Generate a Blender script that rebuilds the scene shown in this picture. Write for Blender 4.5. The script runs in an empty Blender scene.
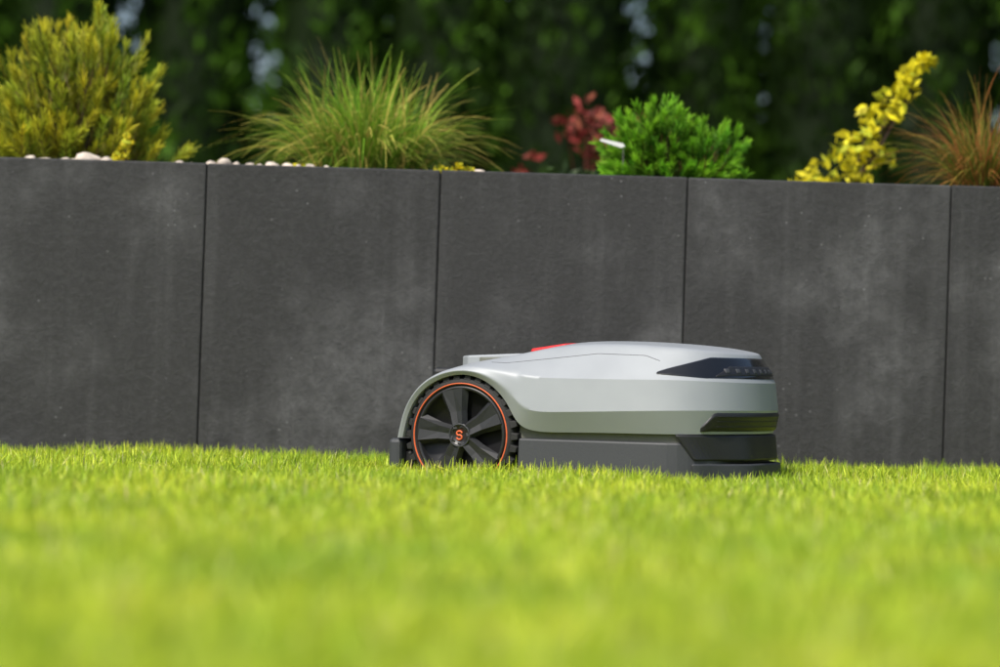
import bpy, math, numpy as np
from mathutils import Vector, Matrix
from mathutils.bvhtree import BVHTree
rng=np.random.default_rng(7)
scene=bpy.context.scene
scene.view_settings.view_transform='Standard'
try: scene.view_settings.look='None'
except Exception: pass
scene.view_settings.exposure=0

# ------------------------------------------------------------- helpers
def link(o,parent=None):
    scene.collection.objects.link(o)
    if parent: o.parent=parent
    return o
def fast_mesh(name,V,F,C=None,mat=None,smooth=False,parent=None,do_link=True):
    V=np.asarray(V,dtype=np.float32).reshape(-1,3); F=np.asarray(F,dtype=np.int32)
    me=bpy.data.meshes.new(name); k=F.shape[1]
    me.vertices.add(len(V)); me.vertices.foreach_set('co',V.ravel())
    me.loops.add(F.size); me.loops.foreach_set('vertex_index',F.ravel())
    me.polygons.add(len(F)); me.polygons.foreach_set('loop_start',np.arange(0,F.size,k,dtype=np.int32))
    if smooth: me.polygons.foreach_set('use_smooth',np.ones(len(F),dtype=bool))
    me.update(calc_edges=True); me.validate()
    if C is not None:
        a=me.color_attributes.new('Col','FLOAT_COLOR','POINT')
        c=np.ones((len(V),4),dtype=np.float32); c[:,:3]=np.asarray(C).reshape(-1,3)
        a.data.foreach_set('color',c.ravel())
    if mat: me.materials.append(mat)
    o=bpy.data.objects.new(name,me)
    if do_link: link(o,parent)
    return o
def pyd(name,V,F,mat,parent=None,smooth=False,bevel=0,seg=2):
    me=bpy.data.meshes.new(name); me.from_pydata([tuple(v) for v in V],[],F); me.update()
    if mat: me.materials.append(mat)
    if smooth:
        for p in me.polygons: p.use_smooth=True
    o=bpy.data.objects.new(name,me); link(o,parent)
    if bevel:
        m=o.modifiers.new('b','BEVEL'); m.width=bevel; m.segments=seg; m.limit_method='ANGLE'; m.angle_limit=math.radians(35)
    return o
def merge(parts):
    Vs=[];Fs=[];Cs=[];n=0
    for V,F,C in parts:
        V=V.reshape(-1,3); Vs.append(V);Fs.append(F+n);Cs.append(C.reshape(-1,3)); n+=len(V)
    return np.concatenate(Vs),np.concatenate(Fs),np.concatenate(Cs)
def cards(V,C):
    N,k,_=V.shape
    F=np.arange(N*k).reshape(N,k)
    if C.ndim==2: C=np.repeat(C[:,None,:],k,1)
    return V.reshape(-1,3),F,C.reshape(-1,3)
def strips(P,W,side,C):
    N,S,_=P.shape
    V=np.stack([P-side[:,None,:]*W[...,None],P+side[:,None,:]*W[...,None]],2)
    idx=np.arange(N*S*2).reshape(N,S,2)
    F=np.stack([idx[:,:-1,0],idx[:,:-1,1],idx[:,1:,1],idx[:,1:,0]],-1).reshape(-1,4)
    Cc=np.repeat(C[:,:,None,:],2,2)
    return V.reshape(-1,3),F,Cc.reshape(-1,3)
def norm(a): return a/np.maximum(np.linalg.norm(a,axis=-1,keepdims=True),1e-9)

def newmat(name):
    m=bpy.data.materials.new(name); m.use_nodes=True
    nt=m.node_tree; b=nt.nodes['Principled BSDF']; return m,nt,b
def plain(name,col,rough=.5,metal=0,coat=0,bump=.0,scale=60,var=.12,spec=.5):
    m,nt,b=newmat(name)
    tc=nt.nodes.new('ShaderNodeTexCoord'); n=nt.nodes.new('ShaderNodeTexNoise'); n.inputs['Scale'].default_value=scale; n.inputs['Detail'].default_value=6
    nt.links.new(tc.outputs['Object'],n.inputs['Vector'])
    r=nt.nodes.new('ShaderNodeMapRange'); r.inputs['From Min'].default_value=.3; r.inputs['From Max'].default_value=.7
    r.inputs['To Min'].default_value=1-var; r.inputs['To Max'].default_value=1+var
    nt.links.new(n.outputs['Fac'],r.inputs['Value'])
    mx=nt.nodes.new('ShaderNodeVectorMath'); mx.operation='SCALE'; mx.inputs[0].default_value=col
    nt.links.new(r.outputs['Result'],mx.inputs['Scale']); nt.links.new(mx.outputs['Vector'],b.inputs['Base Color'])
    r2=nt.nodes.new('ShaderNodeMapRange'); r2.inputs['To Min'].default_value=rough-.06; r2.inputs['To Max'].default_value=rough+.08
    nt.links.new(n.outputs['Fac'],r2.inputs['Value']); nt.links.new(r2.outputs['Result'],b.inputs['Roughness'])
    b.inputs['Metallic'].default_value=metal; b.inputs['Coat Weight'].default_value=coat
    b.inputs['Specular IOR Level'].default_value=spec
    if bump:
        bp=nt.nodes.new('ShaderNodeBump'); bp.inputs['Strength'].default_value=bump; bp.inputs['Distance'].default_value=.002
        nt.links.new(n.outputs['Fac'],bp.inputs['Height']); nt.links.new(bp.outputs['Normal'],b.inputs['Normal'])
    return m
def foliage(name,transl=.35,rough=.55,noise=0,spec=.3):
    m,nt,b=newmat(name)
    a=nt.nodes.new('ShaderNodeAttribute'); a.attribute_name='Col'
    col=a.outputs['Color']
    if noise:
        g=nt.nodes.new('ShaderNodeNewGeometry'); n=nt.nodes.new('ShaderNodeTexNoise'); n.inputs['Scale'].default_value=noise; n.inputs['Detail'].default_value=6; n.inputs['Roughness'].default_value=.78
        nt.links.new(g.outputs['Position'],n.inputs['Vector'])
        cr=nt.nodes.new('ShaderNodeValToRGB'); e=cr.color_ramp.elements
        e[0].position=.36;e[0].color=(.62,.78,.7,1);e[1].position=.64;e[1].color=(1.25,1.14,1.05,1)
        nt.links.new(n.outputs['Fac'],cr.inputs['Fac'])
        mm=nt.nodes.new('ShaderNodeMix'); mm.data_type='RGBA'; mm.blend_type='MULTIPLY'; mm.inputs['Factor'].default_value=1
        nt.links.new(col,mm.inputs[6]); nt.links.new(cr.outputs['Color'],mm.inputs[7]); col=mm.outputs[2]
    nt.links.new(col,b.inputs['Base Color']); b.inputs['Roughness'].default_value=rough; b.inputs['Specular IOR Level'].default_value=spec
    t=nt.nodes.new('ShaderNodeBsdfTranslucent'); nt.links.new(col,t.inputs['Color'])
    mix=nt.nodes.new('ShaderNodeMixShader'); mix.inputs['Fac'].default_value=transl
    out=nt.nodes['Material Output']
    nt.links.new(b.outputs['BSDF'],mix.inputs[1]); nt.links.new(t.outputs['BSDF'],mix.inputs[2]); nt.links.new(mix.outputs['Shader'],out.inputs['Surface'])
    return m

# ------------------------------------------------------------- ground
WY=5.60; WH=.627
def gz(x): return .0085*np.clip(x+.15,-3,3)+.003
m_lawn=plain('lawn_soil',(.06,.095,.015),.95,scale=3,var=.4)
xs=np.concatenate([[-400,-60,-10],np.linspace(-4,4,33),[10,60,400]]); ys=np.concatenate([[-400,-60,-8],np.linspace(-2,5.7,12)])
X,Y=np.meshgrid(xs,ys); Z=gz(X)
V=np.stack([X,Y,Z],-1).reshape(-1,3); nx=len(xs); ny=len(ys)
I=np.arange(nx*ny).reshape(ny,nx)
F=np.stack([I[:-1,:-1],I[:-1,1:],I[1:,1:],I[1:,:-1]],-1).reshape(-1,4)
fast_mesh('lawn_ground',V,F,mat=m_lawn,smooth=True)
m_soil=plain('bed_soil',(.035,.026,.018),.95,scale=25,var=.5,bump=.6)
pyd('planting_bed',[(-400,WY+.052,-.05),(400,WY+.052,-.05),(400,WY+.052,WH-.015),(-400,WY+.052,WH-.015),(400,400,WH-.015),(-400,400,WH-.015)],[(0,1,2,3),(3,2,4,5)],m_soil)

# grass
m_grass=foliage('grass_blades',.36,.45,noise=3.2,spec=.35)
coll=bpy.data.collections.new('grass_patches')
for k in range(6):
    N=640; S=5; L=.185
    base=np.stack([rng.uniform(-L/2,L/2,N),rng.uniform(-L/2,L/2,N),np.zeros(N)],-1)
    az=rng.uniform(0,2*np.pi,N); h=rng.normal(.058,.007,N).clip(.03,.072); lean=np.abs(rng.normal(0,1.0,N)).clip(0,2.0)
    d=np.stack([np.cos(az),np.sin(az),np.zeros(N)],-1)
    t=np.linspace(0,1,S)
    P=base[:,None,:]+d[:,None,:]*(h*lean*.7)[:,None,None]*(t**2.2)[None,:,None]
    P[:,:,2]+=h[:,None]*(t[None,:]*(1-.20*lean[:,None]*t[None,:]**2))
    W=rng.uniform(.0011,.0024,N)[:,None]*np.array([1,1,.9,.62,.08])[None,:]
    a2=az+np.pi/2+rng.normal(0,.7,N); side=np.stack([np.cos(a2),np.sin(a2),rng.normal(0,.25,N)],-1)
    mixv=rng.random(N)[:,None]
    c=np.array([.33,.50,.030])*(1-mixv)+np.array([.82,.92,.085])*mixv
    straw=rng.random(N)<.06; c[straw]=np.array([.80,.74,.32])
    c=c*rng.uniform(.55,1.15,N)[:,None]; c=np.minimum(c,.92)
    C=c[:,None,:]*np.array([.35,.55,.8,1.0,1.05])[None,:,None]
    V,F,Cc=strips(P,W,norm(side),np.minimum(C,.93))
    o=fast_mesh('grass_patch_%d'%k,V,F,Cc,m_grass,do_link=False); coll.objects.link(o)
sp=.150
gx=np.arange(-2.7,2.7,sp); gy=np.arange(-.2,WY-.04,sp)
GX,GY=np.meshgrid(gx,gy); GX=GX+rng.uniform(-.03,.03,GX.shape); GY=GY+rng.uniform(-.03,.03,GY.shape)
GX=GX.ravel();GY=GY.ravel().clip(-9,WY-.05)
pts=np.stack([GX,GY,gz(GX)],-1)
me=bpy.data.meshes.new('lawn_grass'); me.from_pydata([tuple(p) for p in pts],[],[]); me.materials.append(m_grass)
lg=bpy.data.objects.new('lawn_grass',me); link(lg)
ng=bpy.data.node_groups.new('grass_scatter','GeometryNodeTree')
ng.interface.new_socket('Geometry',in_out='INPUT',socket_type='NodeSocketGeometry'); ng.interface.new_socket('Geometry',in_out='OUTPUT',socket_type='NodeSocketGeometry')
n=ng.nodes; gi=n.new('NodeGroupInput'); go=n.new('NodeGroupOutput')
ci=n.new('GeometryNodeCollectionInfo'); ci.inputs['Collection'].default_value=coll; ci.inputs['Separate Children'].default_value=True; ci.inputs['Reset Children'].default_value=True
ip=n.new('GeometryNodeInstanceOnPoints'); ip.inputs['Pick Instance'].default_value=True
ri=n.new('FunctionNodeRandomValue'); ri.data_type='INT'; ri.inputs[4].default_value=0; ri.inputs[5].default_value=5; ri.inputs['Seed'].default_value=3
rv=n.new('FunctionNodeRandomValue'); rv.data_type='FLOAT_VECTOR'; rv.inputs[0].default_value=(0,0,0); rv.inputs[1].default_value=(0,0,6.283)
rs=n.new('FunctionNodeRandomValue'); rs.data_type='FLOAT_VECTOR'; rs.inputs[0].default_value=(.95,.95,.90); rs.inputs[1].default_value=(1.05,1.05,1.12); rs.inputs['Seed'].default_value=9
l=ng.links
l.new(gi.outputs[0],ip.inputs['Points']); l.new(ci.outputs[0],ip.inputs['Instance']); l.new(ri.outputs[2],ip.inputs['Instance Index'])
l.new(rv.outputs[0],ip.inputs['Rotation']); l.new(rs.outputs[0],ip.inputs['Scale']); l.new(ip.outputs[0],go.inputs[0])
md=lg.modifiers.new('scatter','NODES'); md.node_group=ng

# ------------------------------------------------------------- wall
def wallmat():
    m,nt,b=newmat('dark_concrete'); N=nt.nodes.new; L=nt.links.new
    tc=N('ShaderNodeTexCoord'); oi=N('ShaderNodeObjectInfo')
    off=N('ShaderNodeVectorMath'); off.operation='MULTIPLY_ADD'; off.inputs[1].default_value=(37,11,23)
    comb=N('ShaderNodeCombineXYZ')
    for i in range(3): L(oi.outputs['Random'],comb.inputs[i])
    L(comb.outputs[0],off.inputs[0]); L(tc.outputs['Object'],off.inputs[2])
    def noise(s,d,r=.5,vec=None):
        n=N('ShaderNodeTexNoise'); n.inputs['Scale'].default_value=s; n.inputs['Detail'].default_value=d; n.inputs['Roughness'].default_value=r
        L(vec or off.outputs[0],n.inputs['Vector']); return n
    def ramp(src,p0,p1,v0,v1):
        r=N('ShaderNodeMapRange'); r.interpolation_type='SMOOTHSTEP'
        r.inputs['From Min'].default_value=p0;r.inputs['From Max'].default_value=p1;r.inputs['To Min'].default_value=v0;r.inputs['To Max'].default_value=v1
        L(src,r.inputs['Value']); return r.outputs[0]
    def math_(op,a,b_):
        n=N('ShaderNodeMath'); n.operation=op
        for i,v in enumerate((a,b_)):
            if isinstance(v,(int,float)): n.inputs[i].default_value=v
            else: L(v,n.inputs[i])
        return n.outputs[0]
    big=ramp(noise(3.4,4,.6).outputs['Fac'],.47,.72,0,1)
    mid=ramp(noise(24,8,.8).outputs['Fac'],.40,.62,0,1)
    fine=ramp(noise(95,6,.8).outputs['Fac'],.42,.62,0,1)
    mp=N('ShaderNodeMapping'); mp.inputs['Scale'].default_value=(14,14,1.0); L(off.outputs[0],mp.inputs[0])
    streak=ramp(noise(1.6,5,.6,mp.outputs[0]).outputs['Fac'],.48,.72,0,1)
    s=math_('MULTIPLY',math_('MULTIPLY',big,math_('ADD',math_('MULTIPLY',mid,.6),.4)),.060)
    s=math_('ADD',s,math_('MULTIPLY',mid,.007))
    s=math_('ADD',s,math_('MULTIPLY',fine,.011))
    s=math_('ADD',s,math_('MULTIPLY',streak,.014))
    vo=N('ShaderNodeTexVoronoi'); vo.inputs['Scale'].default_value=42; L(off.outputs[0],vo.inputs['Vector'])
    sp_=math_('MULTIPLY',ramp(vo.outputs['Distance'],.05,.11,1,0),ramp(noise(9,2).outputs['Fac'],.5,.6,0,1))
    s=math_('ADD',s,math_('MULTIPLY',sp_,.10))
    s=math_('ADD',s,math_('MULTIPLY',oi.outputs['Random'],.008))
    s=math_('ADD',s,.021)
    c=N('ShaderNodeCombineColor'); L(s,c.inputs[0]); L(math_('MULTIPLY',s,1.0),c.inputs[1]); L(math_('MULTIPLY',s,1.03),c.inputs[2])
    L(c.outputs[0],b.inputs['Base Color'])
    L(ramp(mid,0,1,.58,.8),b.inputs['Roughness']); b.inputs['Specular IOR Level'].default_value=.35
    bp=N('ShaderNodeBump'); bp.inputs['Strength'].default_value=.5; bp.inputs['Distance'].default_value=.001
    L(math_('ADD',fine,mid),bp.inputs['Height']); L(bp.outputs[0],b.inputs['Normal'])
    return m
m_wall=wallmat()
wall=bpy.data.objects.new('retaining_wall',None); link(wall)
seams=[-.596-.48*k for k in range(7,0,-1)]+[-.596,-.128,.367,.895]+[.895+.53*k for k in range(1,6)]
def box(name,a,b,mat,parent,bevel=0,seg=2):
    (x0,y0,z0),(x1,y1,z1)=a,b
    V=[(x0,y0,z0),(x1,y0,z0),(x1,y1,z0),(x0,y1,z0),(x0,y0,z1),(x1,y0,z1),(x1,y1,z1),(x0,y1,z1)]
    F=[(0,3,2,1),(4,5,6,7),(0,1,5,4),(1,2,6,5),(2,3,7,6),(3,0,4,7)]
    return pyd(name,V,F,mat,parent,bevel=bevel,seg=seg)
for i in range(len(seams)-1):
    dz=rng.uniform(-.0012,.0012); dy=rng.uniform(-.0015,.0015)
    o=box('panel_%d'%(i+1),(seams[i]+.0010,WY+dy,-.1),(seams[i+1]-.0010,WY+.05,WH+dz),m_wall,wall,bevel=.003)
    for v in o.data.vertices: v.co.x-= (WH-v.co.z)*.004
m_joint=plain('joint_dark',(.012,.012,.012),.9)
box('joint_backing',(seams[0],WY+.012,-.1),(seams[-1],WY+.049,WH-.006),m_joint,wall)

# ------------------------------------------------------------- mower
mower=bpy.data.objects.new('robotic_lawn_mower',None); link(mower)
A=math.radians(26)
mower.location=(.0236,5.17,.0575); mower.scale=(1/560,)*3
mower.rotation_euler=(Matrix.Rotation(-math.radians(.5),3,'Y')@Matrix.Rotation(-A,3,'Z')).to_euler()
m_silver=plain('silver_paint',(.315,.335,.352),.46,metal=.15,coat=.12,scale=.03,var=.03)
m_dark=plain('dark_plastic',(.040,.043,.048),.55,bump=.1,scale=.5,var=.08)
m_black=plain('black_plastic',(.014,.014,.015),.42,scale=.3,var=.1)
m_rub=plain('tyre_rubber',(.016,.016,.016),.75,scale=.4,var=.2)
m_gloss=plain('headlight_lens',(.008,.009,.011),.16,coat=.3,scale=.1,var=.05)
m_orange=plain('orange_trim',(.66,.12,.035),.55,scale=.2,var=.12)
m_red=plain('red_button',(.62,.02,.02),.35,coat=.3,scale=.2,var=.05)
m_grey=plain('grey_chassis_bounce_tint',(.13,.135,.11),.6,scale=.1,var=.1)  # olive tint paints bounced light into the chassis strip under the shell
m_spoke=plain('wheel_plastic',(.018,.019,.021),.48,scale=.3,var=.1)

st=[
 [(-63,-104,27),(-64,-115,27),(-68,-118,27),(-70,-113,27),(-72,-95,27),(-73,-50,27),(-73,0,27)],
 [(-57,-104,58),(-58,-115,58),(-62,-118,59),(-64,-113,60),(-65,-95,61),(-66,-50,61),(-66,0,61)],
 [(-37,-104,83),(-37,-115,83),(-40,-118,87),(-41,-113,89),(-42,-95,91),(-42,-50,91),(-42,0,91)],
 [(0,-104,95),(0,-115,95),(0,-118,99),(0,-113,102),(0,-95,104),(0,-50,104),(0,0,105)],
 [(32,-104,86),(32,-115,86),(35,-119,91),(37,-116,98),(38,-92,110),(38,-50,112),(38,0,113)],
 [(55,-104,63),(55,-115,63),(61,-120,72),(66,-118,92),(70,-88,117),(70,-50,121),(70,0,122)],
 [(64,-104,36),(64,-113,36),(74,-122,56),(86,-118,90),(92,-84,121),(92,-48,126),(92,0,127)],
 [(112,-102,37),(112,-111,37),(112,-122,57),(114,-118,90),(116,-83,124),(116,-46,128),(116,0,129)],
 [(164,-102,38),(164,-111,38),(164,-121,59),(164,-117,90),(164,-83,125),(162,-46,128),(160,0,129)],
 [(216,-98,38),(220,-107,38),(220,-116,61),(218,-112,91),(212,-83,123),(206,-44,126),(198,0,127)],
 [(246,-76,39),(256,-86,39),(259,-91,62),(256,-88,90),(242,-70,120),(230,-42,124),(218,0,125)],
 [(261,-42,39),(274,-46,39),(279,-47,62),(276,-46,89),(261,-40,118),(246,-26,122),(232,0,123)],
 [(265,0,39),(279,0,39),(284,0,62),(281,0,89),(266,0,117),(250,0,121),(233,0,123)],
]
nS=len(st); nR=7
V=[]
for s in st:
    for p in s: V.append(p)
idx=[[i*nR+j for j in range(nR)] for i in range(nS)]
mid=[[0]*nR for _ in range(nS)]
for i in range(nS):
    for j in range(nR):
        if abs(st[i][j][1])<1e-6: mid[i][j]=idx[i][j]
        else:
            mid[i][j]=len(V); x,y,z=st[i][j]; V.append((x,-y,z))
F=[]
for i in range(nS-1):
    for j in range(nR-1):
        F.append((idx[i][j],idx[i+1][j],idx[i+1][j+1],idx[i][j+1]))
        F.append((mid[i][j],mid[i][j+1],mid[i+1][j+1],mid[i+1][j]))
F=[tuple(dict.fromkeys(f)) for f in F]
body=pyd('body_shell',V,F,m_silver,mower,smooth=True)
bm_e={tuple(sorted(e.vertices)):e.index for e in body.data.edges}
cr=body.data.attributes.new('crease_edge','FLOAT','EDGE')
creasevals={}
def crease(a,b,v,sharp=False):
    k=tuple(sorted((a,b)))
    if k in bm_e:
        creasevals[bm_e[k]]=(v,sharp)
for T in (idx,mid):
    for i in range(nS-1):
        crease(T[i][1],T[i+1][1],1.0,True)
        crease(T[i][2],T[i+1][2],1.0 if i>=5 else .4,i>=6)
        crease(T[i][3],T[i+1][3],1.0 if i>=5 else .4,i>=6)
        crease(T[i][4],T[i+1][4],.85 if i>=5 else .5)
for k,(v,s_) in creasevals.items(): cr.data[k].value=v
for k,(v,s_) in creasevals.items():
    if s_: body.data.edges[k].use_edge_sharp=True
sm=body.modifiers.new('s','SUBSURF'); sm.levels=4; sm.render_levels=4
bpy.context.view_layer.update()
dg=bpy.context.evaluated_depsgraph_get()
ev=body.evaluated_get(dg); em=ev.to_mesh()
bvh=BVHTree.FromPolygons([v.co.copy() for v in em.vertices],[tuple(p.vertices) for p in em.polygons])
ev.to_mesh_clear()
def surf(phi,z,cx=150,offs=1.0):
    o=Vector((cx,0,z)); d=Vector((math.cos(phi),math.sin(phi),0))
    h=bvh.ray_cast(o,d)
    if h[0] is None: return None
    nrm=h[1]
    if nrm.dot(d)<0: nrm=-nrm
    return h[0]+nrm*offs
def patch(name,ph0,ph1,zl,zh,n,m,offs,mat,mid_off=0):
    V=[];F=[]
    for i in range(n+1):
        s=i/n; ph=math.radians(ph0+(ph1-ph0)*s)
        for j in range(m+1):
            t=j/m; z=zl(s)+(zh(s)-zl(s))*t
            edge=(j in (0,m)) or (i in (0,n))
            p=surf(ph,z,offs=-.8 if edge else offs+mid_off*math.sin(math.pi*t))
            if p is None: p=Vector(V[-1])
            V.append(tuple(p))
    for i in range(n):
        for j in range(m):
            a=i*(m+1)+j; F.append((a,a+m+1,a+m+2,a+1))
    return pyd(name,V,F,mat,mower,smooth=True)
def edgef(s): return min(s,1-s)*2
def hzl(s):
    e=edgef(s); return 96-4*min(1,e/.35)
def hzh(s):
    e=edgef(s); return 96.8+ 17.5*min(1,(e/.45))**.8
patch('headlight_lens',-62,62,hzl,hzh,110,12,.9,m_gloss)
patch('headlight_inner_strip',-36,36,lambda s:94,lambda s:94.3+12*min(1,edgef(s)/.3),60,6,1.5,m_black)
for k in range(9):
    ph=-28+k*7
    patch('headlight_lamp_%d'%(k+1),ph-1.9,ph+1.9,lambda s:96.5,lambda s:103,6,5,2.0,m_dark)
patch('front_grille',-43,43,lambda s:40.8,lambda s:44+16.5*min(1,edgef(s)/.14),60,8,1.8,m_black)
for k,zz in enumerate((46,51,56)):
    patch('grille_slat_%d'%(k+1),-37,37,lambda s:zz,lambda s:zz+1.2,50,3,2.5,m_black)

def outline(inset,x0,xf=270):
    pts=[(150,-112+inset),(214,-108+inset),(243,-94+inset*.9),(259,-74+inset*.8),(xf-2-inset*.4,-42),(xf-inset*.5,0)]
    P=np.array(pts); out=[]
    for i in range(len(P)-1):
        p0=P[max(i-1,0)];p1=P[i];p2=P[i+1];p3=P[i+2] if i+2<len(P) else np.array([P[-2][0],-P[-2][1]])
        for t in np.linspace(0,1,9,endpoint=False):
            out.append(.5*((2*p1)+(-p0+p2)*t+(2*p0-5*p1+4*p2-p3)*t*t+(-p0+3*p1-3*p2+p3)*t**3))
    out.append(P[-1]); half=np.array(out)
    if x0<150: half=np.concatenate([[(x0,-112+inset)],half])
    else:
        k=np.argmax(half[:,0]>x0); a=half[k-1];b_=half[k]; f=(x0-a[0])/(b_[0]-a[0])
        half=np.concatenate([[a+(b_-a)*f],half[k:]])
    return half
def full(half): return np.concatenate([half,(half[:-1]*[1,-1])[::-1]])
def resamp(h,n=28):
    d=np.concatenate([[0],np.cumsum(np.linalg.norm(np.diff(h,axis=0),axis=1))]); s=np.linspace(0,d[-1],n)
    return np.stack([np.interp(s,d,h[:,0]),np.interp(s,d,h[:,1])],-1)
def prism(name,o0,z0,z1,mat,o1=None,bevel=1.5):
    o0=full(resamp(o0)); o1=o0 if o1 is None else full(resamp(o1)); n=len(o0)
    V=[(p[0],p[1],z0) for p in o0]+[(p[0],p[1],z1) for p in o1]
    F=[tuple(range(n))[::-1],tuple(range(n,2*n))]
    for i in range(n):
        j=(i+1)%n; F.append((i,j,j+n,i+n))
    return pyd(name,V,F,mat,mower,bevel=bevel)
prism('chassis_core',outline(9,60,268),-4,44,m_grey)
prism('chassis_skirt',outline(1,62,268),-10,30,m_dark,o1=outline(3,62,268),bevel=2)
prism('front_bumper',outline(-2,244,280),13,38,m_black,o1=outline(0,226,278),bevel=2)
prism('front_bumper_lip',outline(-3,246,284),-10,10,m_dark,o1=outline(-3,242,283),bevel=2)
box('inner_housing',(-58,-66,-6),(66,66,98),m_black,mower,bevel=4)
box('rear_mudguard',(-80,-116,-6),(-66,116,26),m_dark,mower,bevel=4)
box('rear_mudguard_step',(-70,-104,-2),(-54,104,14),m_black,mower,bevel=3)
def slab(name,pts,z0,z1f,mat,bevel=1.5):
    n=len(pts); V=[(x,y,z0) for x,y in pts]+[(x,y,z1f(x,y)) for x,y in pts]
    F=[tuple(range(n))[::-1],tuple(range(n,2*n))]+[(i,(i+1)%n,(i+1)%n+n,i+n) for i in range(n)]
    return pyd(name,V,F,mat,mower,bevel=bevel,seg=3)
slab('rear_lid',[(-14,-72),(44,-72),(50,-60),(50,60),(44,72),(-14,72),(-26,60),(-26,-60)],96,lambda x,y:110+ (x+36)*.05,m_silver,2)
slab('rear_lid_recess',[(0,-74),(22,-74),(26,-68),(26,-56),(0,-56)],96,lambda x,y:109.5,m_grey,1)
slab('stop_button',[(40,-36),(78,-36),(84,-24),(84,24),(78,36),(40,36),(34,24),(34,-24)],108,lambda x,y:118.5+(x-34)*.15,m_red,2)

def lathe(name,prof,mat,parent,n=64,smooth=True):
    V=[];F=[];m=len(prof)
    for i in range(n):
        a=2*math.pi*i/n
        for r,y in prof: V.append((r*math.cos(a),y,r*math.sin(a)))
    for i in range(n):
        for j in range(m-1):
            a=i*m+j;b=((i+1)%n)*m+j; F.append((a,b,b+1,a+1))
    return pyd(name,V,F,mat,parent,smooth=smooth)
def wheel(side,wname):
    w=bpy.data.objects.new(wname,None); link(w,mower)
    w.location=(0,-112 if side<0 else 112,31)
    if side>0: w.rotation_euler=(0,0,math.pi)
    lathe('tyre_carcass',[(49,2),(50.5,-1),(53,-1.5),(56,0),(57.5,3),(57.5,36),(55,40),(40,40)],m_rub,w)
    lathe('orange_ring',[(51.0,-1.0),(51.2,-2.0),(52.2,-2.0),(52.4,-1.0)],m_orange,w,96)
    lathe('rim',[(49.5,2),(49,-1),(46.5,-1.5),(45,1),(44,9),(0.1,11)],m_black,w,96)
    V=[];F=[]
    nt_=30
    for i in range(nt_):
        a0=2*math.pi*i/nt_
        for (ya,yb,sh) in ((-.5,21,0),(19,39.5,.5)):
            a=a0+sh*2*math.pi/nt_; da=.052; b=len(V)
            for (r,dd,y,sk) in ((56,da*1.35,ya,0),(62.5,da*.85,ya+1.5,0),(56,da*1.35,yb,.05),(62.5,da*.85,yb,.05)):
                for sg in (-1,1):
                    an=a+sg*dd+sk
                    V.append((r*math.cos(an),y,r*math.sin(an)))
            F+= [(b,b+1,b+3,b+2),(b+4,b+6,b+7,b+5),(b,b+2,b+6,b+4),(b+1,b+5,b+7,b+3),(b+2,b+3,b+7,b+6)]
    pyd('tread_lugs',V,F,m_rub,w,bevel=.8)
    V=[];F=[]
    ns=5
    for i in range(ns):
        a=2*math.pi*i/ns+math.pi/2+.2
        ca,sa=math.cos(a),math.sin(a)
        def pt(r,t,y): return (r*ca-t*sa,y,r*sa+t*ca)
        b=len(V)
        prof=[(7,5.5,-1),(24,7.5,.5),(46.5,14,0)]
        for r,t,y in prof:
            V+= [pt(r,-t,y+4),pt(r,-t*.72,y),pt(r,0,y+1.8),pt(r,t*.72,y),pt(r,t,y+4)]
        for k in range(2):
            for j in range(4):
                q=b+k*5+j; F.append((q,q+1,q+6,q+5))
    sp_=pyd('spokes',V,F,m_spoke,w)
    so=sp_.modifiers.new('so','SOLIDIFY'); so.thickness=3; so.offset=-1
    lathe('hub',[(13,6),(12.5,-2),(11.5,-3.2),(9.6,-3.4),(9.2,-2.6),(.1,-2.6)],m_black,w,48)
    lathe('hub_ring',[(10.6,-3.3),(10.8,-3.9),(11.4,-3.9),(11.6,-3.3)],m_dark,w,48)
    cu=bpy.data.curves.new('hub_emblem','CURVE'); cu.dimensions='3D'; cu.bevel_depth=.95; cu.bevel_resolution=2
    spn=cu.splines.new('POLY'); P=[]
    for t in np.linspace(.1,1.5*math.pi,14): P.append((2.4*math.cos(t)*1.2,2.2*math.sin(t)+2.0))
    Q=[(-x,-z) for x,z in P][::-1]; P=P[:-1]+Q
    spn.points.add(len(P)-1)
    for q,(x,z) in zip(spn.points,P): q.co=(x,-3.0,z,1)
    cu.materials.append(m_orange); eo=bpy.data.objects.new('hub_emblem',cu); link(eo,w)
wheel(-1,'rear_wheel_near'); wheel(1,'rear_wheel_far')
for sgn,nm in ((-1,'caster_wheel_a'),(1,'caster_wheel_b')):
    w=bpy.data.objects.new(nm,None); link(w,mower); w.location=(195,sgn*70,-11)
    lathe('caster_tyre',[(4,-12),(16,-12),(20,-8),(20,8),(16,12),(4,12)],m_rub,w,32)
def seam(name,pts,r=.3):
    cu=bpy.data.curves.new(name,'CURVE'); cu.dimensions='3D'; cu.bevel_depth=r; cu.bevel_resolution=1
    s=cu.splines.new('POLY'); s.points.add(len(pts)-1)
    for q,p in zip(s.points,pts): q.co=(*p,1)
    cu.materials.append(m_dark); link(bpy.data.objects.new(name,cu),mower)
def side_ray(x,z):
    h=bvh.ray_cast(Vector((x,-300,z)),Vector((0,1,0)))
    return tuple(h[0]+Vector((0,-.05,0))) if h[0] else None
ctrl=[(28,104.5),(45,104),(80,108),(140,115),(190,114),(206,109)]
xs_=[c[0] for c in ctrl]; zs_=[c[1] for c in ctrl]
P=[side_ray(x,float(np.interp(x,xs_,zs_))) for x in np.linspace(xs_[0],xs_[-1],60)]
seam('lid_seam',[p for p in P if p])

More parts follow.
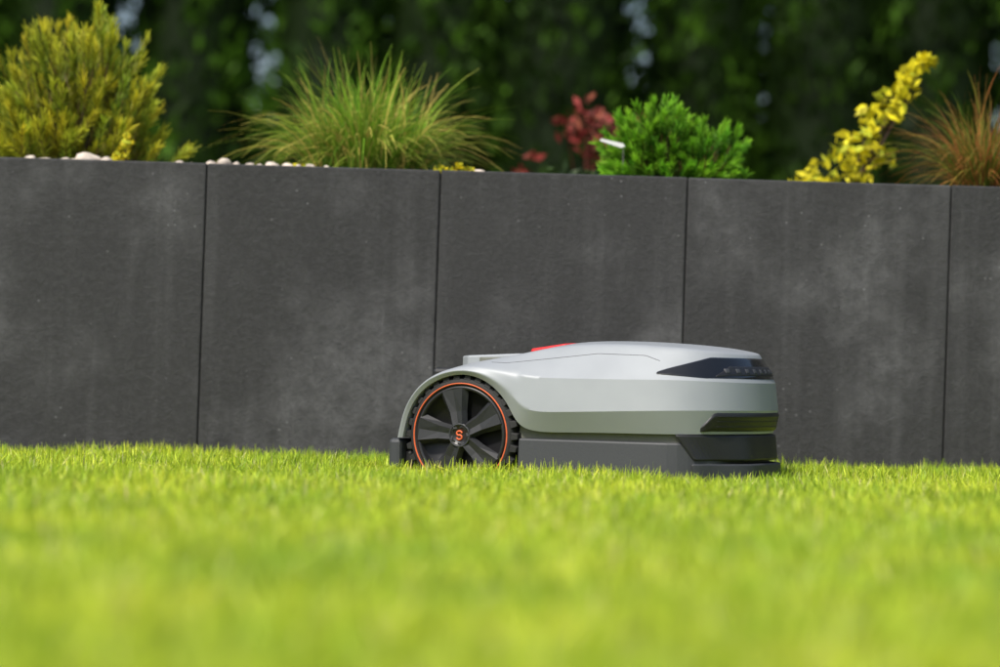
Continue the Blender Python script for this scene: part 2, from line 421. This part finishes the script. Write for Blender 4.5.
# ------------------------------------------------------------- plants
m_leaf=foliage('shrub_foliage',.3)
def shoots(c,d,length,nn,nl,w,col,tipcol,alpha=(.45,.95)):
    M=len(c)
    t=rng.random((M,nn))**.8; az=rng.uniform(0,2*np.pi,(M,nn)); al=rng.uniform(*alpha,(M,nn))*(1-.45*t)
    u=norm(np.cross(d,rng.normal(size=(M,3)))); v=np.cross(d,u)
    rad=np.cos(az)[...,None]*u[:,None]+np.sin(az)[...,None]*v[:,None]
    nd=d[:,None]*np.cos(al)[...,None]+rad*np.sin(al)[...,None]
    b=c[:,None]+d[:,None]*(length[:,None]*t)[...,None]
    L=nl*rng.uniform(.75,1.15,(M,nn))
    sd=norm(np.cross(nd,rng.normal(size=(M,nn,3))))*w
    tip=b+nd*L[...,None]
    V=np.stack([b-sd,b+sd,tip+sd*.35,tip-sd*.35],2).reshape(-1,4,3)
    cc=col[:,None]*(1-t[...,None])+tipcol[:,None]*t[...,None]
    cc=cc*rng.uniform(.75,1.2,(M,nn))[...,None]
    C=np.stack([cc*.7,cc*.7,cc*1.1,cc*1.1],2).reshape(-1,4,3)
    parts=[cards(V,C)]
    P=np.stack([c-d*.03,c+d*length[:,None]],1); sdv=norm(np.cross(d,rng.normal(size=(M,3))))
    parts.append(strips(P,np.full((M,2),w*1.6),sdv,np.tile(np.array([.14,.10,.03]),(M,2,1))))
    return parts
def limbs(base,tips,w,col=(.08,.055,.035)):
    N=len(tips); t=np.linspace(0,1,5)
    base=np.asarray(base,float); P=base+(tips-base)[:,None]*t[None,:,None]
    P[:,:,2]-= (np.sin(t*np.pi)*.02)[None]
    parts=[]
    for k in range(2):
        sd=norm(np.cross(norm(tips-base),rng.normal(size=(N,3))))
        parts.append(strips(P,w*(1-.7*t)[None]*np.ones((N,1)),sd,np.tile(np.array(col),(N,5,1))))
    return parts
def pine(name,c,rx,h,M,nn,nl,c0,c1,c2,c3,up=.5,slen=.06,w=.0009,lumps=9,clump=.09):
    parts=[]
    K=lumps; kd=norm(np.stack([rng.normal(size=K),rng.normal(size=K),rng.uniform(-.1,1.3,K)],-1)); kr=rng.uniform(.62,.95,K)
    kc=np.array(c)+kd*np.array([rx,rx*.85,h])*kr[:,None]
    pk=rng.integers(0,K,M)
    ph=rng.uniform(0,2*np.pi,M); ct=rng.uniform(-.1,1,M); stt=np.sqrt(1-ct**2*.98)
    dirn=np.stack([np.cos(ph)*stt,np.sin(ph)*stt,ct],-1)
    rr=rng.uniform(.3,.95,M)**.6
    pos=np.array(c)+dirn*np.array([rx,rx*.85,h])*rr[:,None]
    use=rng.random(M)<.6
    off=norm(rng.normal(size=(M,3)))*(clump*rng.random(M)**.5)[:,None]
    pos[use]=(kc[pk]+off)[use]; dirn[use]=norm(kd[pk]*.5+norm(off))[use]
    pos[:,2]-=slen*.6; pos[:,2]=np.maximum(pos[:,2],c[2]+.005)
    rr=np.linalg.norm((pos-np.array(c))/np.array([rx,rx*.85,h]),axis=1).clip(0,1.1)
    d=norm(dirn*(1-up)+np.array([0,0,up])+rng.normal(0,.13,(M,3)))
    ln=rng.uniform(.7,1.3,M)*slen
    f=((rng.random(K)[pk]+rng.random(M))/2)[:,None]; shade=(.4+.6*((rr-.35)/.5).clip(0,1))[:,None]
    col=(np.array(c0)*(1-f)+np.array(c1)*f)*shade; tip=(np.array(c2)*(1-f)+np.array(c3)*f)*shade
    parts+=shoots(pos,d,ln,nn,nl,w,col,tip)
    parts+=limbs([c[0],c[1],c[2]-.02],pos[::6],.004)
    V,F,C=merge(parts); return fast_mesh(name,V,F,C,m_leaf)
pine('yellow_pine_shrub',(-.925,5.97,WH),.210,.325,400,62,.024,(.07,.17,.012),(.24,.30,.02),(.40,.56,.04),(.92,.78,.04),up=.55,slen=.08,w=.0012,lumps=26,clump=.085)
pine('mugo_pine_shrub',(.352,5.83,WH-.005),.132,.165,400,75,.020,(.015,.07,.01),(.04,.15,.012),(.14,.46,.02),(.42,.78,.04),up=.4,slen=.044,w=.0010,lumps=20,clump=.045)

def tuft(name,c,N,h,spread,cols,w=.0012,droop=.9,base_r=.05,seg=9,bias=(0,0)):
    ph=rng.uniform(0,2*np.pi,N); lean=rng.uniform(.05,1,N)**.8
    d=np.stack([np.cos(ph)+bias[0],np.sin(ph)*.8+bias[1],np.zeros(N)],-1)
    b=np.array(c)+np.stack([np.cos(ph)*base_r*rng.random(N),np.sin(ph)*base_r*rng.random(N),np.zeros(N)],-1)
    L=rng.uniform(.5,1.15,N); t=np.linspace(0,1,seg)
    out=(lean*spread*L)[:,None]*t[None]**1.35
    zz=(h*L)[:,None]*( (1.55-.35*lean)[:,None]*t[None]-(.35+droop*lean*rng.uniform(.6,1.4,N))[:,None]*t[None]**2.1)
    P=b[:,None]+d[:,None]*out[...,None]; P[:,:,2]+=zz
    P+= (rng.normal(0,.028,(N,1,3))*t[None,:,None]**2)
    W=w*rng.uniform(.6,1.2,N)[:,None]*(1-.85*t**2)[None]
    a2=ph+np.pi/2+rng.normal(0,.6,N); sd=np.stack([np.cos(a2),np.sin(a2),rng.normal(0,.3,N)],-1)
    cols=np.array(cols); pick=rng.integers(0,len(cols),N); c0=cols[pick]
    tipc=cols[-1]
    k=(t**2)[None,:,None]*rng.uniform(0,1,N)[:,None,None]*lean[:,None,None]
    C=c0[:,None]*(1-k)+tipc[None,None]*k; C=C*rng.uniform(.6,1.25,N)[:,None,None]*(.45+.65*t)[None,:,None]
    V,F,Cc=strips(P,W,norm(sd),C); return fast_mesh(name,V,F,Cc,m_leaf)
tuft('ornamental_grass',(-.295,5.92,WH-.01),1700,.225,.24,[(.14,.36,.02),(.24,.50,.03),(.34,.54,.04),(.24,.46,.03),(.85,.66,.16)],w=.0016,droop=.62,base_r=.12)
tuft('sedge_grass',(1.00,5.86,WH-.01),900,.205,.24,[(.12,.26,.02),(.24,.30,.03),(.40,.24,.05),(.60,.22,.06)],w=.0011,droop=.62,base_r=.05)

def leafcloud(centers,rad,n,size,cols,flat=.5):
    M=len(centers); c=np.repeat(centers,n,0); r=np.repeat(rad,n)
    N=len(c); p=c+norm(rng.normal(size=(N,3)))*(r*rng.uniform(.2,1,N)**.5)[:,None]
    u=norm(rng.normal(size=(N,3))+np.array([0,0,.3])); v=norm(np.cross(u,rng.normal(size=(N,3))))
    s=size*rng.uniform(.6,1.2,N)[:,None]
    V=np.stack([p-u*s,p-v*s*flat-u*s*.1,p+u*s,p+v*s*flat-u*s*.1],1)
    cols=np.array(cols); C=cols[rng.integers(0,len(cols),N)]*rng.uniform(.6,1.2,N)[:,None]
    return cards(V,C)
cs=np.stack([rng.uniform(.05,.46,22),rng.uniform(7.3,7.6,22),rng.uniform(WH+.06,.95,22)],-1)
cs[:,2]-= np.abs(cs[:,0]-.26)*.35
base=np.array([.22,7.45,WH-.02])
V,F,C=merge([leafcloud(cs,np.full(22,.045),20,.019,[(.24,.03,.025),(.34,.055,.045),(.14,.02,.015),(.40,.12,.07)])]+limbs(base,cs,.005,(.12,.03,.02)))
fast_mesh('red_barberry_shrub',V,F,C,m_leaf)
cl=np.array([[.70,6.2,.665],[.73,6.22,.69],[.76,6.2,.70],[.77,6.18,.75],[.81,6.2,.765],[.82,6.22,.81],[.86,6.2,.83],[.87,6.2,.86],[.895,6.2,.875],[.90,6.2,.91],[.93,6.21,.935],[.94,6.2,.945],[.85,6.24,.74],[.71,6.2,.64],[.66,6.15,.64],[.80,6.2,.69]])
cl[:,0]-=.012
V,F,C=merge([leafcloud(cl,np.array([.045,.05,.05,.045,.04,.04,.035,.035,.03,.028,.026,.02,.04,.035,.025,.035]),26,.017,[(.85,.74,.02),(.90,.82,.03),(.70,.62,.02),(.60,.64,.04)])]+limbs([.74,6.2,WH-.02],cl,.004))
fast_mesh('golden_shrub',V,F,C,m_leaf)
cl=np.array([[-.10,5.78,WH+.012],[-.13,5.78,WH+.008],[-.075,5.79,WH+.005],[-.79,5.78,WH+.03],[-.785,5.79,WH+.055],[-.80,5.78,WH+.01],[.60,5.80,WH],[.635,5.8,WH+.004],[-.44,5.78,WH],[-.42,5.78,WH+.002]])
V,F,C=merge([leafcloud(cl,np.full(10,.018),40,.008,[(.85,.68,.02),(.8,.72,.04),(.5,.55,.03)])]+limbs([-.1,5.78,WH-.02],cl[:3],.002)+limbs([-.79,5.78,WH-.02],cl[3:6],.002))
fast_mesh('yellow_stonecrop',V,F,C,m_leaf)
cl=np.stack([rng.uniform(-3,3,150),rng.uniform(6.3,8.5,150),np.full(150,WH+.01)],-1)
V,F,C=merge([leafcloud(cl,np.full(150,.07),60,.018,[(.03,.06,.012),(.05,.09,.02),(.02,.04,.01)])])
fast_mesh('ground_cover',V,F,C,m_leaf)

# pebbles
m_peb=plain('white_pebble',(.56,.48,.40),.8,scale=40,var=.35,bump=.3)
import bmesh
bm=bmesh.new()
def pebble(x,y,z,r):
    M=Matrix.Translation((x,y,z))@Matrix.Rotation(rng.uniform(0,6),4,'Z')@Matrix.Rotation(rng.uniform(-.5,.5),4,'X')@Matrix.Diagonal((r*rng.uniform(.95,1.5),r*rng.uniform(.8,1.1),r*rng.uniform(.55,.85),1))
    g=bmesh.ops.create_icosphere(bm,subdivisions=2,radius=1,matrix=M)
    ph=rng.uniform(0,6,3)
    for v in g['verts']:
        d=v.co-Vector((x,y,z)); k=1+.22*math.sin(d.x/r*2.6+ph[0])+.18*math.sin(d.y/r*2.9+ph[1])+.18*math.sin(d.z/r*3.1+ph[2])
        v.co=Vector((x,y,z))+d*k
for x,dz,r in ((-.845,.010,.021),(-.81,.002,.015),(-.90,.002,.011),(-.865,.001,.012),(-.665,.003,.012),(-.645,.002,.009),(-.60,.003,.011),(-.575,.005,.014),(-.55,.003,.011),(-.52,.003,.009),(-.50,.003,.010),(-.475,.004,.012),(-.44,.003,.012),(-.42,.002,.009),(-.395,.003,.012),(-.36,.002,.010),(-.94,.002,.009),(-.97,.003,.011),(-.05,.002,.009),(-1.05,.004,.013),(-.72,.001,.009)):
    pebble(x,5.70+rng.uniform(-.02,.02),WH+dz,r)
for i in range(330):
    x=rng.uniform(-1.9,-.28); pebble(x,rng.uniform(5.67,5.95),WH-.008,rng.uniform(.006,.014))
for i in range(60): pebble(rng.uniform(-.28,1.6),rng.uniform(5.70,5.95),WH-.014,rng.uniform(.005,.010))
me=bpy.data.meshes.new('white_pebbles'); bm.to_mesh(me); bm.free(); me.materials.append(m_peb)
for p in me.polygons: p.use_smooth=True
link(bpy.data.objects.new('white_pebbles',me))
m_tag=plain('white_tag',(.7,.7,.7),.5,scale=10,var=.03)
tg=pyd('plant_label',[(.193,5.735,.706),(.237,5.735,.693),(.245,5.735,.696),(.241,5.735,.702),(.195,5.735,.711)],[(0,1,2,3,4)],m_tag)
so=tg.modifiers.new('s','SOLIDIFY'); so.thickness=.0012
m_stk=plain('label_stake',(.12,.12,.10),.6)
stk=pyd('stake',[(.2405,5.739,.61),(.2425,5.739,.61),(.2425,5.7365,.697),(.2405,5.7365,.697)],[(0,1,2,3)],m_stk,tg)

# conifer hedge (row of thujas)
m_hedge=foliage('conifer_foliage',.25,.6,spec=.15)
parts=[]
xsn=np.arange(-9,9.1,.62)
for cx in xsn:
    cx=cx+rng.uniform(-.08,.08); cy=14.0+rng.uniform(-.15,.25); R=rng.uniform(.42,.50); H=rng.uniform(3.4,3.9)
    N=6500
    t=rng.random(N)**1.15; z=t*H; ph=rng.uniform(0,2*np.pi,N)
    prof=R*(1-t**2.2)*(.85+.15*np.sin(z*5+cx*9))+.02
    lump=1+.16*np.sin(ph*4+z*6+cx)+.13*np.sin(ph*7-z*11+cx*3)
    r=prof*lump*rng.uniform(.72,1.05,N)
    p=np.stack([cx+np.cos(ph)*r,cy+np.sin(ph)*r,WH-.02+z],-1)
    out=np.stack([np.cos(ph),np.sin(ph),np.zeros(N)],-1)
    u=norm(out*.55+np.array([0,0,1])+rng.normal(0,.35,(N,3))); v=norm(np.cross(u,out+rng.normal(0,.5,(N,3))))
    s=rng.uniform(.022,.05,N)[:,None]
    V=np.stack([p-u*s,p+v*s*.42,p+u*s*1.2,p-v*s*.42],1)
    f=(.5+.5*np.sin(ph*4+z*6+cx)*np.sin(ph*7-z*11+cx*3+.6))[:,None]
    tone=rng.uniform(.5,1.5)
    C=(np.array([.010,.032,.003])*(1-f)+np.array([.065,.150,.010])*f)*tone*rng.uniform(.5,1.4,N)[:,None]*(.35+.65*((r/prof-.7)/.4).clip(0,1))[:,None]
    parts.append(cards(V,C))
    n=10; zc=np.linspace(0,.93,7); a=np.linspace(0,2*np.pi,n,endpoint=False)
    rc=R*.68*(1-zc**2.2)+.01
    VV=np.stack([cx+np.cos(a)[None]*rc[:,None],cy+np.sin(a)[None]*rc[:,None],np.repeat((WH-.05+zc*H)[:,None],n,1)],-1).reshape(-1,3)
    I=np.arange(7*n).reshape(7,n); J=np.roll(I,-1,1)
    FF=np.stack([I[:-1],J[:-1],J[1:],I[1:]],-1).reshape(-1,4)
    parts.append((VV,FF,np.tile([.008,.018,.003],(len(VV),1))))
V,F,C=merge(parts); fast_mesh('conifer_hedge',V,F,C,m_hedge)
parts=[]
c=np.stack([rng.uniform(-18,18,480),rng.uniform(18,21,480),WH+rng.uniform(0,1,480)**.8*5],-1)
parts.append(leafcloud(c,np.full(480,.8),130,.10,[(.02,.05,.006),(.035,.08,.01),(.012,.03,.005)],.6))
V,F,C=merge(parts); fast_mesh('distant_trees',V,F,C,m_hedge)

# ------------------------------------------------------------- light
sd=Vector((-.45,-.62,1.0)).normalized()
el=math.asin(sd.z)
w=bpy.data.worlds.new('World'); scene.world=w; w.use_nodes=True
nt=w.node_tree; bg=nt.nodes['Background']; sk=nt.nodes.new('ShaderNodeTexSky'); sk.sky_type='NISHITA'; sk.sun_disc=False
sk.sun_elevation=el; sk.sun_rotation=math.atan2(sd.x,sd.y); sk.dust_density=3; sk.air_density=1
nt.links.new(sk.outputs[0],bg.inputs['Color']); bg.inputs['Strength'].default_value=.15
sl=bpy.data.lights.new('sun','SUN'); sl.energy=4.4; sl.angle=math.radians(5); sl.color=(1,.955,.88)
so=bpy.data.objects.new('sun',sl); link(so); so.rotation_euler=sd.to_track_quat('Z','Y').to_euler(); so.location=(-3,-3,6)

# ------------------------------------------------------------- camera
cam=bpy.data.cameras.new('camera'); co=bpy.data.objects.new('camera',cam); link(co)
cam.lens=100.8; cam.sensor_width=36; cam.clip_start=.05; cam.clip_end=2000
co.location=(0,0,.23)
R=Matrix.Rotation(math.radians(90+.75),3,'X')@Matrix.Rotation(math.radians(1.7),3,'Z')
co.rotation_euler=R.to_euler()
cam.dof.use_dof=True; cam.dof.focus_distance=4.97; cam.dof.aperture_fstop=2.6; cam.dof.aperture_blades=0
scene.camera=co
